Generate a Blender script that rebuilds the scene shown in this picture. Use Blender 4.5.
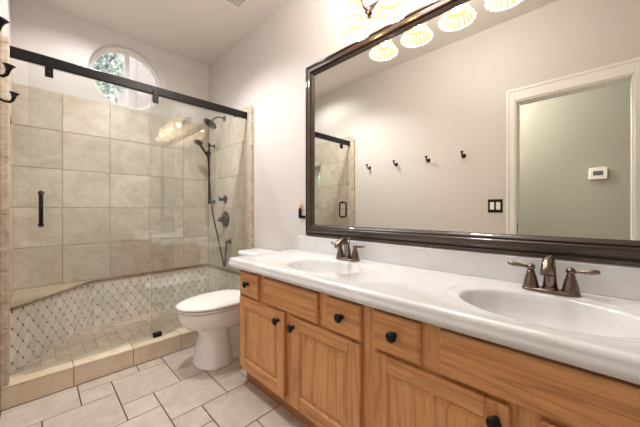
import bpy, math, random
from mathutils import Vector, Matrix
random.seed(4)
PI = math.pi
for o in list(bpy.data.objects):
    bpy.data.objects.remove(o, do_unlink=True)
SC = bpy.context.scene
COL = SC.collection

# ------------------------------------------------------------------ camera
cam_data = bpy.data.cameras.new('camera')
cam_data.sensor_width = 36.0
cam_data.lens = 36.0 * 279.0 / 640.0
cam_data.shift_y = -3.2 / 640.0
cam_data.clip_start = 0.02
cam = bpy.data.objects.new('camera', cam_data)
COL.objects.link(cam)
cam.location = (0, 0, 1.06)
cam.rotation_euler = (PI / 2, 0, -math.radians(45.4))
SC.camera = cam

# ------------------------------------------------------------------ world, exposure
W = bpy.data.worlds.new('sky')
SC.world = W
W.use_nodes = True
wn = W.node_tree.nodes
bg = wn['Background']
bg.inputs['Color'].default_value = (0.86, 0.93, 1.0, 1)
bg.inputs['Strength'].default_value = 0.65
SC.view_settings.view_transform = 'Standard'
SC.view_settings.look = 'None'
SC.view_settings.gamma = 1
SC.view_settings.use_curve_mapping = False
SC.view_settings.exposure = 1.9

BULB_W = 1.7          # each vanity bulb
ENTRY_FILL_W = 11.5         # added fill light below the bathroom ceiling, out of view
HALL_FILL_W = 40         # added fill light in the hallway, lamp itself unseen
DOWN_W = 27         # recessed downlight between toilet and shower

def area_light(name, loc, rot, size, power, color, shape='DISK'):
    l = bpy.data.lights.new(name, 'AREA')
    l.shape = shape; l.size = size; l.energy = power; l.color = color
    o = bpy.data.objects.new(name, l); COL.objects.link(o)
    o.location = loc; o.rotation_euler = rot
    return o
def point_light(name, loc, r, power, color):
    l = bpy.data.lights.new(name, 'POINT')
    l.shadow_soft_size = r; l.energy = power; l.color = color
    o = bpy.data.objects.new(name, l); COL.objects.link(o); o.location = loc
    return o
point_light('entry_fill_light', (0.88, 0.80, 2.56), 0.09, ENTRY_FILL_W, (0.98, 0.98, 1.0))
point_light('hall_fill_light', (-0.60, 1.30, 2.56), 0.09, HALL_FILL_W, (0.95, 0.97, 1.0))
SHOWER_FILL_W = 9
dl = bpy.data.lights.new('recessed_downlight', 'SPOT'); dl.energy = DOWN_W; dl.color = (1.0, 1.0, 1.0)
dl.spot_size = math.radians(132); dl.spot_blend = 0.7; dl.shadow_soft_size = 0.05
dlo = bpy.data.objects.new('recessed_downlight', dl); COL.objects.link(dlo); dlo.location = (0.62, 2.10, 2.70)
sl = bpy.data.lights.new('shower_fill_light', 'SPOT'); sl.energy = SHOWER_FILL_W; sl.color = (1.0, 1.0, 1.0)  # added fill spot that brightens the shower, kept out of view
sl.spot_size = math.radians(160); sl.spot_blend = 0.6; sl.shadow_soft_size = 0.06
slo = bpy.data.objects.new('shower_fill_light', sl); COL.objects.link(slo); slo.location = (0.30, 2.66, 2.71)

# ------------------------------------------------------------------ materials
def lin(c):
    return tuple((v / 255 / 12.92) if v / 255 <= 0.04045 else ((v / 255 + 0.055) / 1.055) ** 2.4 for v in c) + (1,)
def mat(name, rgb, rough=0.5, metal=0.0, spec=None, coat=0.0):
    m = bpy.data.materials.new(name); m.use_nodes = True
    b = m.node_tree.nodes['Principled BSDF']
    b.inputs['Base Color'].default_value = lin(rgb)
    b.inputs['Roughness'].default_value = rough
    b.inputs['Metallic'].default_value = metal
    if spec is not None: b.inputs['Specular IOR Level'].default_value = spec
    b.inputs['Coat Weight'].default_value = coat
    return m
class N:
    def __init__(s, m): s.m = m; s.t = m.node_tree; s.b = s.t.nodes['Principled BSDF']
    def new(s, ty, **kw):
        n = s.t.nodes.new(ty)
        for k, v in kw.items(): setattr(n, k, v)
        return n
    def link(s, a, b): s.t.links.new(a, b)
    def coords(s, scale=(1, 1, 1), rot=(0, 0, 0), kind='Object'):
        tc = s.new('ShaderNodeTexCoord'); mp = s.new('ShaderNodeMapping')
        mp.inputs['Scale'].default_value = scale; mp.inputs['Rotation'].default_value = rot
        s.link(tc.outputs[kind], mp.inputs['Vector']); return mp.outputs['Vector']
    def noise(s, vec, scale, detail=3, rough=0.5, dist=0.0):
        n = s.new('ShaderNodeTexNoise')
        n.inputs['Scale'].default_value = scale; n.inputs['Detail'].default_value = detail
        n.inputs['Roughness'].default_value = rough; n.inputs['Distortion'].default_value = dist
        if vec is not None: s.link(vec, n.inputs['Vector'])
        return n.outputs['Fac']
    def ramp(s, fac, stops):
        r = s.new('ShaderNodeValToRGB'); e = r.color_ramp.elements
        while len(e) < len(stops): e.new(0.5)
        for i, (p, c) in enumerate(stops): e[i].position = p; e[i].color = lin(c) if len(c) == 3 else c
        s.link(fac, r.inputs['Fac']); return r.outputs['Color']
    def mix(s, fac, a, b, mode='MIX'):
        n = s.new('ShaderNodeMix', data_type='RGBA', blend_type=mode)
        if isinstance(fac, (int, float)): n.inputs[0].default_value = fac
        else: s.link(fac, n.inputs[0])
        for v, i in ((a, 6), (b, 7)):
            if isinstance(v, tuple): n.inputs[i].default_value = v
            else: s.link(v, n.inputs[i])
        return n.outputs[2]
    def bump(s, h, strength=0.2, dist=0.01):
        n = s.new('ShaderNodeBump'); n.inputs['Strength'].default_value = strength
        n.inputs['Distance'].default_value = dist
        s.link(h, n.inputs['Height']); s.link(n.outputs['Normal'], s.b.inputs['Normal'])
    def island(s):
        return s.new('ShaderNodeNewGeometry').outputs['Random Per Island']
def bw(v): return (v, v, v, 1)

def paint(name, rgb, rough=0.6, bs=0.12):
    m = mat(name, rgb, rough, spec=0.3); n = N(m)
    v = n.coords()
    n.bump(n.noise(v, 90, 3), bs, 0.004)
    return m
M_WALL = paint('wall_paint', (209, 203, 198), 0.45, 0.25)
M_CEIL = paint('ceiling_paint', (230, 224, 220), 0.7, 0.25)
M_HALL = paint('hall_paint', (170, 168, 156), 0.6)
M_TRIM = mat('white_trim_paint', (232, 230, 226), 0.35)

def stone(name, base, vein, rough=0.35, amt=0.6, scale=5.0, holes=False, isl=0.35):
    m = mat(name, base, rough); n = N(m)
    v = n.coords()
    # every tile gets its own offset in the stone pattern
    add = n.new('ShaderNodeVectorMath', operation='ADD')
    mul = n.new('ShaderNodeVectorMath', operation='SCALE'); mul.inputs['Scale'].default_value = 37.0
    comb = n.new('ShaderNodeCombineXYZ'); i = n.island()
    for k in range(3): n.link(i, comb.inputs[k])
    n.link(comb.outputs[0], mul.inputs[0]); n.link(v, add.inputs[0]); n.link(mul.outputs[0], add.inputs[1])
    f1 = n.noise(add.outputs[0], scale, 7, 0.62, 1.2)
    c = n.ramp(f1, [(0.30, vein), (0.62, base)])
    f2 = n.noise(add.outputs[0], scale * 5, 5, 0.6, 0.4)
    c2 = n.ramp(f2, [(0.35, bw(0.72)), (0.6, bw(1.0))])
    c = n.mix(amt, c, c2, 'MULTIPLY')
    c3 = n.ramp(i, [(0.0, bw(1 - isl * 0.45)), (1.0, bw(1.0))])
    c = n.mix(1.0, c, c3, 'MULTIPLY')
    n.link(c, n.b.inputs['Base Color'])
    if holes:
        n.bump(n.noise(add.outputs[0], 70, 4), 0.5, 0.004)
    return m
M_TILE = stone('shower_travertine', (212, 202, 185), (190, 176, 155), 0.28, 0.45, 4.0)
M_JAMB = stone('rough_travertine', (216, 200, 180), (178, 158, 136), 0.5, 0.7, 16.0, True, 0.3)
M_CURB = stone('curb_travertine', (240, 224, 202), (224, 202, 174), 0.35, 0.3, 5.0)
M_FLOOR = stone('floor_tile', (212, 200, 190), (192, 178, 167), 0.38, 0.35, 4.5, False, 0.18)
M_PAN = stone('shower_pan_tile', (218, 202, 180), (190, 172, 148), 0.45, 0.4, 9.0, False, 0.5)
M_LEDGE = stone('bench_stone', (200, 184, 158), (166, 146, 118), 0.3, 0.6, 8.0)
M_PENCIL = stone('pencil_trim_stone', (160, 140, 118), (112, 92, 74), 0.35, 0.7, 14.0)
M_MOSAIC = stone('mosaic_marble', (248, 243, 234), (228, 220, 208), 0.3, 0.25, 14.0, False, 0.4)
M_DOT = mat('mosaic_dark_dot', (58, 44, 34), 0.35)
M_GROUT_L = mat('light_grout', (170, 152, 128), 0.85)
M_GROUT_M = mat('mosaic_grout', (172, 162, 146), 0.85)
M_GROUT_D = mat('brown_grout', (88, 68, 54), 0.85)
M_GROUT_P = mat('pan_grout', (172, 154, 132), 0.85)

def oak(name, axis, light=(238, 182, 126), mid=(222, 160, 104), dark=(172, 110, 62)):
    m = mat(name, mid, 0.36); n = N(m)
    s = {'Z': (1, 1, 0.06), 'Y': (1, 0.06, 1)}[axis]
    ax = n.coords(s)
    oi = n.new('ShaderNodeObjectInfo')
    add = n.new('ShaderNodeVectorMath', operation='ADD')
    comb = n.new('ShaderNodeCombineXYZ')
    mu = n.new('ShaderNodeMath', operation='MULTIPLY'); mu.inputs[1].default_value = 23.0
    n.link(oi.outputs['Random'], mu.inputs[0])
    for k in range(3): n.link(mu.outputs[0], comb.inputs[k])
    n.link(ax, add.inputs[0]); n.link(comb.outputs[0], add.inputs[1])
    V = add.outputs[0]
    # broad cathedral figure: rings of a stretched noise
    f = n.noise(V, 6.0, 3, 0.5, 0.5)
    m1 = n.new('ShaderNodeMath', operation='MULTIPLY'); m1.inputs[1].default_value = 8.0; n.link(f, m1.inputs[0])
    m2 = n.new('ShaderNodeMath', operation='FRACT'); n.link(m1.outputs[0], m2.inputs[0])
    c1 = n.ramp(m2.outputs[0], [(0.0, dark), (0.12, mid), (0.6, light), (0.88, mid), (1.0, dark)])
    f2 = n.noise(V, 130.0, 4, 0.65)
    c2 = n.ramp(f2, [(0.36, bw(0.62)), (0.52, bw(1.0))])
    c = n.mix(0.55, mid and n.mix(0.48, lin(mid), c1), c2, 'MULTIPLY')
    n.link(c, n.b.inputs['Base Color'])
    n.bump(f2, 0.05, 0.001)
    return m
M_OAKV = oak('oak_upright_grain', 'Z')
M_OAKH = oak('oak_level_grain', 'Y')
M_OAKD = mat('oak_toe_kick', (186, 128, 80), 0.5)

def marble():
    m = mat('cultured_marble', (220, 217, 214), 0.12, coat=0.3); n = N(m)
    f = n.noise(n.coords(), 3.0, 6, 0.6, 2.0)
    n.link(n.ramp(f, [(0.35, (216, 214, 213)), (0.6, (222, 223, 225))]), n.b.inputs['Base Color'])
    return m
M_MARBLE = marble()
M_PORC = mat('white_porcelain', (249, 249, 250), 0.1, coat=0.5)
M_PLAST = mat('white_seat_plastic', (243, 239, 234), 0.22)
M_BLACK = mat('black_bronze', (30, 27, 26), 0.35, 0.6)
M_BRONZE = mat('brushed_dark_bronze', (130, 113, 104), 0.25, 1.0)
M_RUBBER = mat('dark_rubber', (40, 38, 36), 0.6)
def frame_mat():
    m = mat('dark_walnut_frame', (70, 50, 38), 0.34, 0.0, coat=0.3); n = N(m)
    f = n.noise(n.coords((1, 0.1, 1)), 40, 4, 0.6)
    n.link(n.ramp(f, [(0.3, (50, 37, 30)), (0.7, (72, 56, 46))]), n.b.inputs['Base Color'])
    return m
M_FRAME = frame_mat()
M_MIRROR = mat('mirror_silver', (238, 238, 232), 0.0, 1.0)
def glass_mat(name, tint):
    m = bpy.data.materials.new(name); m.use_nodes = True; t = m.node_tree; t.nodes.clear()
    o = t.nodes.new('ShaderNodeOutputMaterial'); mx = t.nodes.new('ShaderNodeMixShader')
    tr = t.nodes.new('ShaderNodeBsdfTransparent'); gl = t.nodes.new('ShaderNodeBsdfGlossy')
    tr.inputs['Color'].default_value = tint; gl.inputs['Roughness'].default_value = 0.0
    ge = t.nodes.new('ShaderNodeNewGeometry'); fr = t.nodes.new('ShaderNodeFresnel')
    mm = t.nodes.new('ShaderNodeMix'); mm.data_type = 'FLOAT'
    mm.inputs[2].default_value = 1.75; mm.inputs[3].default_value = 1 / 1.75
    t.links.new(ge.outputs['Backfacing'], mm.inputs[0]); t.links.new(mm.outputs[0], fr.inputs['IOR'])
    t.links.new(fr.outputs[0], mx.inputs[0]); t.links.new(tr.outputs[0], mx.inputs[1])
    t.links.new(gl.outputs[0], mx.inputs[2]); t.links.new(mx.outputs[0], o.inputs['Surface'])
    return m
M_GLASS = glass_mat('clear_glass', (0.988, 0.996, 0.990, 1))
M_GEDGE = mat('polished_glass_edge', (196, 206, 190), 0.15)
def glow(name, rgb, strength, base=(255, 244, 225)):
    m = mat(name, base, 0.3); b = m.node_tree.nodes['Principled BSDF']
    b.inputs['Emission Color'].default_value = lin(rgb); b.inputs['Emission Strength'].default_value = strength
    return m
def shade_mat(name, rgb, em, st):
    m = bpy.data.materials.new(name); m.use_nodes = True; t = m.node_tree; t.nodes.clear()
    o = t.nodes.new('ShaderNodeOutputMaterial'); a = t.nodes.new('ShaderNodeMixShader'); b = t.nodes.new('ShaderNodeAddShader')
    d = t.nodes.new('ShaderNodeBsdfDiffuse'); r = t.nodes.new('ShaderNodeBsdfTransparent'); e = t.nodes.new('ShaderNodeEmission')
    d.inputs['Color'].default_value = tuple(0.03 * v for v in lin(rgb)[:3]) + (1,); r.inputs['Color'].default_value = lin(rgb)
    e.inputs['Color'].default_value = lin(em); e.inputs['Strength'].default_value = st
    a.inputs[0].default_value = 0.35
    t.links.new(r.outputs[0], a.inputs[1]); t.links.new(d.outputs[0], a.inputs[2])
    t.links.new(a.outputs[0], b.inputs[0]); t.links.new(e.outputs[0], b.inputs[1]); t.links.new(b.outputs[0], o.inputs['Surface'])
    return m
M_SHADE_T = shade_mat('fill_globe_glass', (250, 246, 240), (255, 250, 240), 0.5)  # glowing glass of the two added globe lamps
M_SHADE = shade_mat('lit_shade_glass', (255, 244, 225), (255, 234, 196), 0.30)
M_SHADE_A = shade_mat('lit_shade_amber', (240, 205, 160), (255, 205, 140), 0.24)
M_SHADE_R = shade_mat('lit_shade_rim', (255, 250, 244), (255, 250, 240), 0.36)
M_BULB = shade_mat('lit_bulb', (255, 250, 240), (255, 236, 205), 0.35)
M_DIFF = glow('lit_diffuser', (255, 246, 232), 2.0)
M_SCREEN = mat('thermostat_screen', (104, 108, 106), 0.2)
M_SCREEN_D = mat('screen_digit', (40, 44, 44), 0.4)
M_WHITE = mat('white_plastic', (238, 236, 232), 0.35)
M_VENTBK = mat('vent_dark', (60, 50, 42), 0.8)
M_CHROME = mat('steel', (190, 188, 184), 0.2, 1.0)

# ------------------------------------------------------------------ mesh builder
class MB:
    def __init__(s): s.v = []; s.f = []; s.mi = []; s.sm = []
    def add(s, verts, faces, m=0, smooth=False):
        b = len(s.v); s.v += [Vector(p) for p in verts]
        for f in faces:
            s.f.append([b + i for i in f]); s.mi.append(m); s.sm.append(smooth)
        return b
    def box(s, x0, x1, y0, y1, z0, z1, m=0, bev=0.0):
        if bev <= 0:
            vs = [(x, y, z) for z in (z0, z1) for y in (y0, y1) for x in (x0, x1)]
            s.add(vs, [(0, 2, 3, 1), (4, 5, 7, 6), (0, 1, 5, 4), (2, 6, 7, 3), (0, 4, 6, 2), (1, 3, 7, 5)], m); return
        b = bev; ctr = Vector(((x0 + x1) / 2, (y0 + y1) / 2, (z0 + z1) / 2))
        X = (x0, x1); Y = (y0, y1); Z = (z0, z1); vs = []; idx = {}
        sg = (1, -1)
        for i in (0, 1):
            for j in (0, 1):
                for k in (0, 1):
                    for a in range(3):
                        p = [X[i] + sg[i] * b, Y[j] + sg[j] * b, Z[k] + sg[k] * b]
                        p[a] = (X[i], Y[j], Z[k])[a]
                        idx[(i, j, k, a)] = len(vs); vs.append(tuple(p))
        fs = []
        def face(keys):
            ps = [Vector(vs[idx[k]]) for k in keys]
            n = (ps[1] - ps[0]).cross(ps[2] - ps[0]); c = sum(ps, Vector()) / len(ps)
            r = [idx[k] for k in keys]
            fs.append(r if n.dot(c - ctr) > 0 else r[::-1])
        for a in range(3):
            o = [q for q in range(3) if q != a]
            for sd in (0, 1):
                ks = []
                for (p, q) in ((0, 0), (1, 0), (1, 1), (0, 1)):
                    t = [0, 0, 0]; t[a] = sd; t[o[0]] = p; t[o[1]] = q
                    ks.append((t[0], t[1], t[2], a))
                face(ks)
            for p in (0, 1):
                for q in (0, 1):
                    t0 = [0, 0, 0]; t0[o[0]] = p; t0[o[1]] = q; t1 = list(t0); t1[a] = 1
                    face([(*t0, o[0]), (*t1, o[0]), (*t1, o[1]), (*t0, o[1])])
        for i in (0, 1):
            for j in (0, 1):
                for k in (0, 1): face([(i, j, k, 0), (i, j, k, 1), (i, j, k, 2)])
        s.add(vs, fs, m)
    def loft(s, rings, m=0, smooth=True, cap0=True, cap1=True, closed=True, mf=None):
        n = len(rings[0]); b = len(s.v)
        for r in rings: s.v += [Vector(p) for p in r]
        for i in range(len(rings) - 1):
            for j in range(n if closed else n - 1):
                k = (j + 1) % n
                s.f.append([b + i * n + j, b + i * n + k, b + (i + 1) * n + k, b + (i + 1) * n + j])
                s.mi.append(mf(i, j) if mf else m); s.sm.append(smooth)
        if cap0: s.f.append([b + j for j in range(n)][::-1]); s.mi.append(m); s.sm.append(False)
        if cap1: s.f.append([b + (len(rings) - 1) * n + j for j in range(n)]); s.mi.append(m); s.sm.append(False)
    def tube(s, pts, r, m=0, seg=12, cap=True):
        pts = [Vector(p) for p in pts]; rings = []; up = None
        rs = r if isinstance(r, (list, tuple)) else [r] * len(pts)
        for i, p in enumerate(pts):
            d = (pts[min(i + 1, len(pts) - 1)] - pts[max(i - 1, 0)]).normalized()
            if up is None:
                up = Vector((0, 0, 1)) if abs(d.z) < 0.9 else Vector((1, 0, 0))
            a = d.cross(up)
            if a.length < 1e-4: a = d.cross(Vector((0, 1, 0)))
            a.normalize(); bb = a.cross(d).normalized(); up = bb
            rings.append([p + a * (rs[i] * math.cos(2 * PI * j / seg)) + bb * (rs[i] * math.sin(2 * PI * j / seg)) for j in range(seg)])
        s.loft(rings, m, True, cap, cap)
    def lathe(s, c, axis, prof, m=0, seg=28, smooth=True):
        """prof = [(distance along axis, radius)]"""
        c = Vector(c); d = Vector(axis).normalized()
        a = d.cross(Vector((0, 0, 1)) if abs(d.z) < 0.9 else Vector((0, 1, 0))).normalized(); b = d.cross(a)
        rings = [[c + d * t + (a * math.cos(2 * PI * j / seg) + b * math.sin(2 * PI * j / seg)) * max(r, 1e-4) for j in range(seg)] for t, r in prof]
        s.loft(rings, m, smooth)
    def build(s, name, mats, parent=None, origin=None, recalc=True):
        if origin is None:
            n = len(s.v); lo = [min(p[k] for p in s.v) for k in range(3)]; hi = [max(p[k] for p in s.v) for k in range(3)]
            origin = Vector(((lo[0] + hi[0]) / 2, (lo[1] + hi[1]) / 2, lo[2]))
        origin = Vector(origin)
        me = bpy.data.meshes.new(name)
        me.from_pydata([tuple(p - origin) for p in s.v], [], s.f)
        for mm in (mats if isinstance(mats, (list, tuple)) else [mats]): me.materials.append(mm)
        for p, mi, sm in zip(me.polygons, s.mi, s.sm): p.material_index = mi; p.use_smooth = sm
        me.update()
        if recalc:
            import bmesh
            bm = bmesh.new(); bm.from_mesh(me); bmesh.ops.recalc_face_normals(bm, faces=bm.faces[:]); bm.to_mesh(me); bm.free()
        o = bpy.data.objects.new(name, me); COL.objects.link(o)
        if parent is not None:
            o.parent = parent; o.location = origin - world_loc(parent)
        else: o.location = origin
        return o
def world_loc(o):
    v = Vector(o.location)
    while o.parent: o = o.parent; v += o.location
    return v
def tag(o, label, cat, group=None):
    o['label'] = label; o['category'] = cat
    if group: o['group'] = group
    return o
def thing(name, loc, label, cat, group=None):
    o = bpy.data.objects.new(name, None); COL.objects.link(o); o.location = loc; o.empty_display_size = 0.05
    return tag(o, label, cat, group)
def struct(o):
    o['kind'] = 'structure'; return o
def copy_tree(o, parent=None):
    c = o.copy(); COL.objects.link(c)
    if parent is not None: c.parent = parent
    for ch in list(o.children): copy_tree(ch, c)
    return c

def tiles(mb, org, U, V, Nn, ue, ve, gap=0.004, th=0.006, m=0, bev=0.0015):
    org = Vector(org); U = Vector(U); V = Vector(V); Nn = Vector(Nn)
    for i in range(len(ue) - 1):
        for j in range(len(ve) - 1):
            tile(mb, org, U, V, Nn, ue[i], ue[i + 1], ve[j], ve[j + 1], gap, th, m, bev)
def tile(mb, org, U, V, Nn, u0, u1, v0, v1, gap, th, m, bev):
    u0 += gap / 2; u1 -= gap / 2; v0 += gap / 2; v1 -= gap / 2
    if u1 - u0 < 0.006 or v1 - v0 < 0.006: return
    poly = [(u0, v0), (u1, v0), (u1, v1), (u0, v1)]
    inn = [(u0 + bev, v0 + bev), (u1 - bev, v0 + bev), (u1 - bev, v1 - bev), (u0 + bev, v1 - bev)]
    P = lambda a, h: org + U * a[0] + V * a[1] + Nn * h
    r = [[P(a, 0) for a in poly], [P(a, th - bev) for a in poly], [P(a, th) for a in inn]]
    mb.loft(r, m, False, False, True)
def prism(mb, org, U, V, Nn, poly, th, m):
    org = Vector(org); U = Vector(U); V = Vector(V); Nn = Vector(Nn)
    r = [[org + U * a[0] + V * a[1] + Nn * h for a in poly] for h in (0, th)]
    mb.loft(r, m, False, False, True)
def clip(poly, W_, H_):
    def cut(p, ins, isec):
        out = []
        for i in range(len(p)):
            a, b = p[i - 1], p[i]
            if ins(b):
                if not ins(a): out.append(isec(a, b))
                out.append(b)
            elif ins(a): out.append(isec(a, b))
        return out
    for ax, lim, sg in ((0, 0, 1), (0, W_, -1), (1, 0, 1), (1, H_, -1)):
        ins = lambda q: (q[ax] - lim) * sg >= -1e-9
        def isec(a, b):
            t = (lim - a[ax]) / (b[ax] - a[ax]); return (a[0] + t * (b[0] - a[0]), a[1] + t * (b[1] - a[1]))
        poly = cut(poly, ins, isec)
        if len(poly) < 3: return []
    return poly
def mosaic(mb, org, U, V, Nn, W_, H_, phase=0.0, z0=0.0):
    w, h = 0.072, 0.109; g = 0.0014; k = 0.0035
    for r in range(-1, int(H_ / (h / 2)) + 3):
        for c in range(-1, int(W_ / w) + 3):
            cx = c * w + (w / 2 if r % 2 else 0) + phase; cy = r * h / 2 + z0
            a = w / 2 - g; b = h / 2 - g * 1.5
            # soft lantern outline cut back at the dots
            p = [(cx + a - k, cy - k), (cx + a - k, cy + k), (cx + a * 0.48, cy + b * 0.53), (cx + k, cy + b - k * 1.5), (cx - k, cy + b - k * 1.5),
                 (cx - a * 0.48, cy + b * 0.53), (cx - a + k, cy + k), (cx - a + k, cy - k), (cx - a * 0.48, cy - b * 0.53), (cx - k, cy - b + k * 1.5), (cx + k, cy - b + k * 1.5), (cx + a * 0.48, cy - b * 0.53)]
            q = clip(p, W_, H_)
            if len(q) >= 3: prism(mb, org, U, V, Nn, q, 0.005, 0)
            d = 0.0062
            q = clip([(cx + w / 2 - d, cy), (cx + w / 2, cy - d), (cx + w / 2 + d, cy), (cx + w / 2, cy + d)], W_, H_)
            if len(q) >= 3: prism(mb, org, U, V, Nn, q, 0.006, 1)

# ------------------------------------------------------------------ room dimensions (metres)
XR = 1.40; XL = -0.138; XLS = -0.14; YB = 3.20; ZC = 2.737; YN = -1.10
XH = -1.00                     # far wall of the hallway
D0, D1, DZ = -0.198, 0.50, 2.015   # doorway in the left wall
CU0, CU1, CUZ = 2.232, 2.368, 0.122

# ------------------------------------------------------------------ floor
def build_floor():
    mb = MB()
    mb.box(XH, XR, YN, CU0 + 0.02, -0.05, -0.004, 1)
    rng = random.Random(2)
    U, V, Nn = Vector((1, 0, 0)), Vector((0, 1, 0)), Vector((0, 0, 1))
    s = 0.1525
    def put(u0, u1, v0, v1):
        u0 = max(u0, XH); u1 = min(u1, XR); v0 = max(v0, YN); v1 = min(v1, CU0)
        if u1 - u0 > 0.01 and v1 - v0 > 0.01:
            tile(mb, Vector((0, 0, -0.004)), U, V, Nn, u0, u1, v0, v1, 0.0055, 0.004, 0, 0.001)
    for a in range(-14, 15):
        for b in range(-14, 15):
            ox = 0.0175 + a * 2 * s + b * s; oy = 1.678 + a * s - b * 2 * s
            if ox > XR + .5 or ox < XH - .5 or oy > 2.5 or oy < YN - .5: continue
            put(ox, ox + 2 * s, oy, oy + 2 * s)
            put(ox + s, ox + 2 * s, oy + 2 * s, oy + 3 * s)
    return struct(mb.build('floor', [M_FLOOR, M_GROUT_D], origin=(0, 0, 0)))
floor = build_floor()
def build_pan():
    mb = MB()
    mb.box(XLS, XR, CU1 - 0.02, YB, -0.05, 0.022, 1)
    n = lambda a, b, k: [a + (b - a) * i / k for i in range(k + 1)]
    tiles(mb, (0, 0, 0.022), (1, 0, 0), (0, 1, 0), (0, 0, 1), n(XLS, XR, 20), n(CU1, YB, 10), 0.004, 0.004, 0, 0.001)
    o = mb.build('shower_floor', [M_PAN, M_GROUT_P], floor, origin=(0.6, 2.8, 0))
build_pan()

# ------------------------------------------------------------------ walls
def wall_back():
    mb = MB()
    cx, cz, r = 0.625, 2.343, 0.297; n = 72
    x0, x1, z0, z1 = XLS - 0.2, XR + 0.12, -0.05, ZC + 0.1
    Y = YB; rings = []
    circ = []; rect = []
    for j in range(n):
        t = 2 * PI * j / n; c, s_ = math.cos(t), math.sin(t)
        circ.append((c, s_))
        k = min(((x1 - cx) / c if c > 1e-6 else 1e9), ((x0 - cx) / c if c < -1e-6 else 1e9), ((z1 - cz) / s_ if s_ > 1e-6 else 1e9), ((z0 - cz) / s_ if s_ < -1e-6 else 1e9))
        rect.append((cx + c * k, cz + s_ * k))
    # snap nearest ray to each corner
    for (qx, qz) in ((x0, z0), (x1, z0), (x0, z1), (x1, z1)):
        j = min(range(n), key=lambda i: (rect[i][0] - qx) ** 2 + (rect[i][1] - qz) ** 2); rect[j] = (qx, qz)
    P = lambda rr, y: [(cx + c * rr, y, cz + s_ * rr) for c, s_ in circ]
    rings = [[(a, Y, b) for a, b in rect], P(r + 0.012, Y), P(r + 0.004, Y + 0.004), P(r, Y + 0.014), P(r, Y + 0.16), [(a, Y + 0.16, b) for a, b in rect]]
    mb.loft(rings, 0, False, False, False)
    for i in range(n): pass
    w = struct(mb.build('wall_back', M_WALL, origin=(cx, Y, 0)))
    t = MB()
    t.box(XLS, XR, Y - 0.004, Y - 0.0005, 0.43, 2.043, 1)
    ue = [XLS + 0.0, 0.15, 0.4735, 0.797, 1.1205, XR - 0.01]
    ve = [0.443 + 0.32 * k for k in range(6)]
    tiles(t, (0, Y - 0.004, 0), (1, 0, 0), (0, 0, 1), (0, -1, 0), ue, ve, 0.004, 0.005)
    t.build('tile_cladding', [M_TILE, M_GROUT_L], w, origin=(cx, Y, 0.44))
    t = MB(); mx0 = 0.30
    t.box(mx0, XR, Y - 0.004, Y - 0.0005, 0.022, 0.43, 2)
    mosaic(t, (mx0, Y - 0.004, 0.026), (1, 0, 0), (0, 0, 1), (0, -1, 0), XR - 0.01 - mx0, 0.398, 0.012, 0.018)
    t.build('mosaic_band', [M_MOSAIC, M_DOT, M_GROUT_M], w, origin=(cx, Y, 0.03))
    t = MB(); t.box(mx0, XR - 0.012, Y - 0.024, Y - 0.004, 0.424, 0.444, 0, 0.006)
    t.build('pencil_trim', M_PENCIL, w, origin=(cx, Y, 0.42))
    return cx, cz, r
WX, WZ, WR = wall_back()

def wall_right():
    mb = MB(); mb.box(XR, XR + 0.12, YN, YB + 0.01, -0.05, ZC + 0.05)
    w = struct(mb.build('wall_right', M_WALL, origin=(XR, 1, 0)))
    t = MB(); t.box(XR - 0.004, XR - 0.0005, 2.27, YB - 0.01, 0.43, 2.043, 1)
    tiles(t, (XR - 0.004, 0, 0), (0, 1, 0), (0, 0, 1), (-1, 0, 0), [2.27, 2.37, 2.63, 2.95, YB - 0.01], [0.443 + 0.32 * k for k in range(6)], 0.004, 0.005)
    t.build('tile_cladding', [M_TILE, M_GROUT_L], w, origin=(XR, 2.7, 0.44))
    t = MB(); t.box(XR - 0.004, XR - 0.0005, CU1, YB - 0.01, 0.022, 0.43, 2)
    mosaic(t, (XR - 0.004, CU1, 0.026), (0, 1, 0), (0, 0, 1), (-1, 0, 0), YB - 0.01 - CU1, 0.398, 0.02, 0.018)
    t.build('mosaic_band', [M_MOSAIC, M_DOT, M_GROUT_M], w, origin=(XR, 2.7, 0.03))
    t = MB(); t.box(XR - 0.024, XR - 0.004, CU1, YB - 0.026, 0.424, 0.444, 0, 0.006)
    t.build('pencil_trim', M_PENCIL, w, origin=(XR, 2.8, 0.42))
wall_right()

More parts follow.
